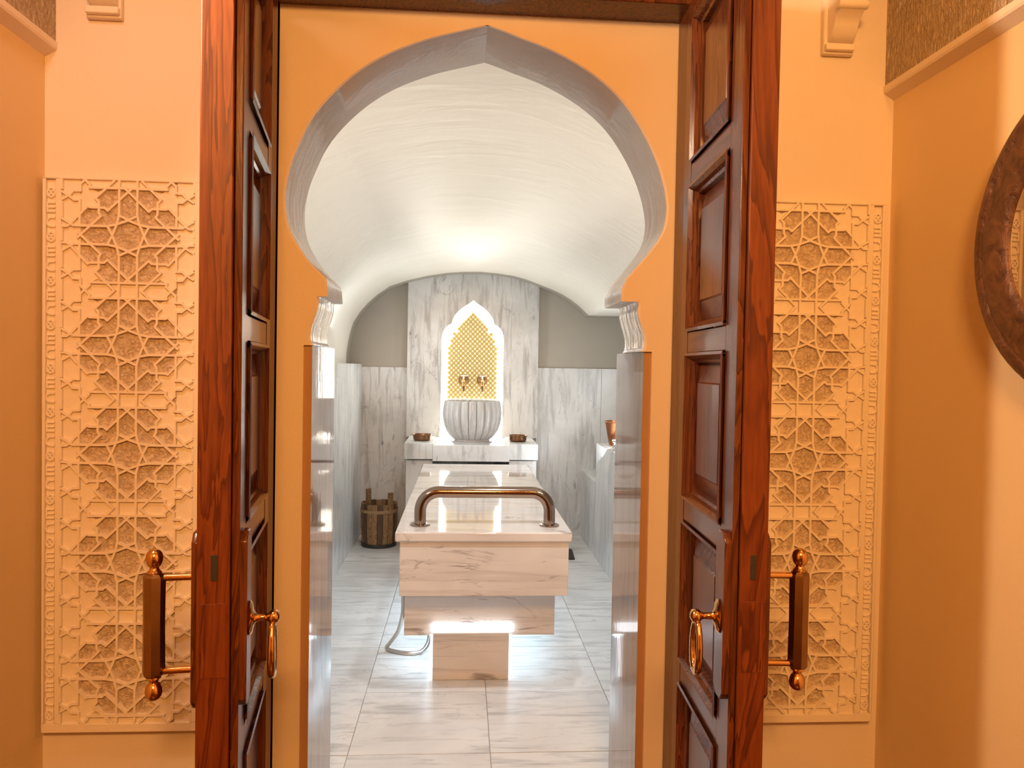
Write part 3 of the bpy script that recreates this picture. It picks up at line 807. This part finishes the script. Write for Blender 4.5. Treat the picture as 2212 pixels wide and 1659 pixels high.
# ================================================================== RIGHT SIDE TUB AND BENCH
bn = tag(empty('marble_bench', (1.3, 6.28, 0)), 'low pale marble bench in the far right corner by the tub', 'bench')
box('seat_slab', 1.07, 1.588, 5.902, 6.657, .565, .597, M_MARBLE_V, bn, .003)
box('bench_body', 1.075, 1.588, 5.902, 6.657, 0, .565, M_MARBLE_V, bn, .002)
tu = tag(empty('marble_tub', (1.3, 4.2, 0)), 'tall pale marble tub surround along the right wall', 'tub')
box('front_slab', 1.07, 1.10, 2.7, 5.90, 0, .905, M_MARBLE_V, tu, .002)
box('end_block', 1.10, 1.588, 5.46, 5.90, 0, .905, M_WHITEP, tu, .002)
box('end_block', 1.10, 1.588, 2.7, 3.0, 0, .905, M_WHITEP, tu, .002)
box('back_rim', 1.53, 1.588, 3.0, 5.46, 0, .905, M_WHITEP, tu, .002)
box('tub_bottom', 1.10, 1.53, 3.0, 5.46, 0, .40, M_WHITEP, tu)
cu = tag(empty('copper_cup', (1.205, 5.74, .905)), 'tapered copper cup standing on the tub end', 'cup')
t = MB().lathe([(0, .905), (.062, .905), (.066, .912), (.098, 1.078), (.103, 1.086), (.103, 1.092), (.097, 1.092), (.060, .918), (0, .914)], (1.205, 5.74, 0), 40); t.build('body', M_CUP, cu, smooth=45)
t = MB().tube([(1.205+.1005*math.cos(a*PI/20), 5.74+.1005*math.sin(a*PI/20), 1.090) for a in range(40)], .003, 8, closed=True); t.build('rim', M_BRASS, cu, smooth=60)
mx = tag(empty('mixer_tap', (1.135, 5.50, .905)), 'small chrome mixer tap on the tub rim', 'tap')
MB().lathe([(0, .905), (.022, .905), (.022, .910), (.014, .916), (.013, .945), (.017, .952), (.013, .962), (0, .964)], (1.135, 5.50, 0), 24).build('body', M_CHROME, mx, smooth=45)
MB().tube([(1.135, 5.50, .935), (1.15, 5.485, .944), (1.185, 5.45, .945), (1.20, 5.435, .928)], [.011, .010, .009, .008], 12).build('spout', M_CHROME, mx, smooth=60)
t = MB(); t.tube([(1.115, 5.505, .968), (1.155, 5.495, .976)], .006, 10); t.tube([(1.135, 5.50, .958), (1.135, 5.50, .974)], .006, 10); t.build('lever', M_CHROME, mx, smooth=60)

# dark wedge on the floor behind the table
t = MB().prism([(5.80, 0), (5.98, 0), (5.98, .045), (5.92, .045), (5.80, .012)], .76, .90, 'YZ').build('rubber_wedge', M_BLACK, None, bevel=.004)
tag(t, 'small black rubber wedge on the floor right of the table', 'wedge')

# flush ceiling disc near the vault rim
zd = 2.3016 + .0
dk = tag(empty('ceiling_spotlight', (-.04, 5.95, 2.35)), 'small round flush ceiling spotlight near the far vault rim', 'ceiling light')
MB().lathe([(0, 2.338), (.046, 2.338), (.062, 2.330), (.066, 2.336), (.066, 2.345), (0, 2.345)], (-.055, 5.95, 0), 32).build('trim_ring', M_CHROME, dk, smooth=40)
MB().lathe([(0, 2.333), (.044, 2.333), (.044, 2.338), (0, 2.338)], (-.055, 5.95, 0), 32).build('lens', M_WHITEP, dk, smooth=40)
for o in list(bpy.data.objects):
    if '_o' in o: del o['_o']
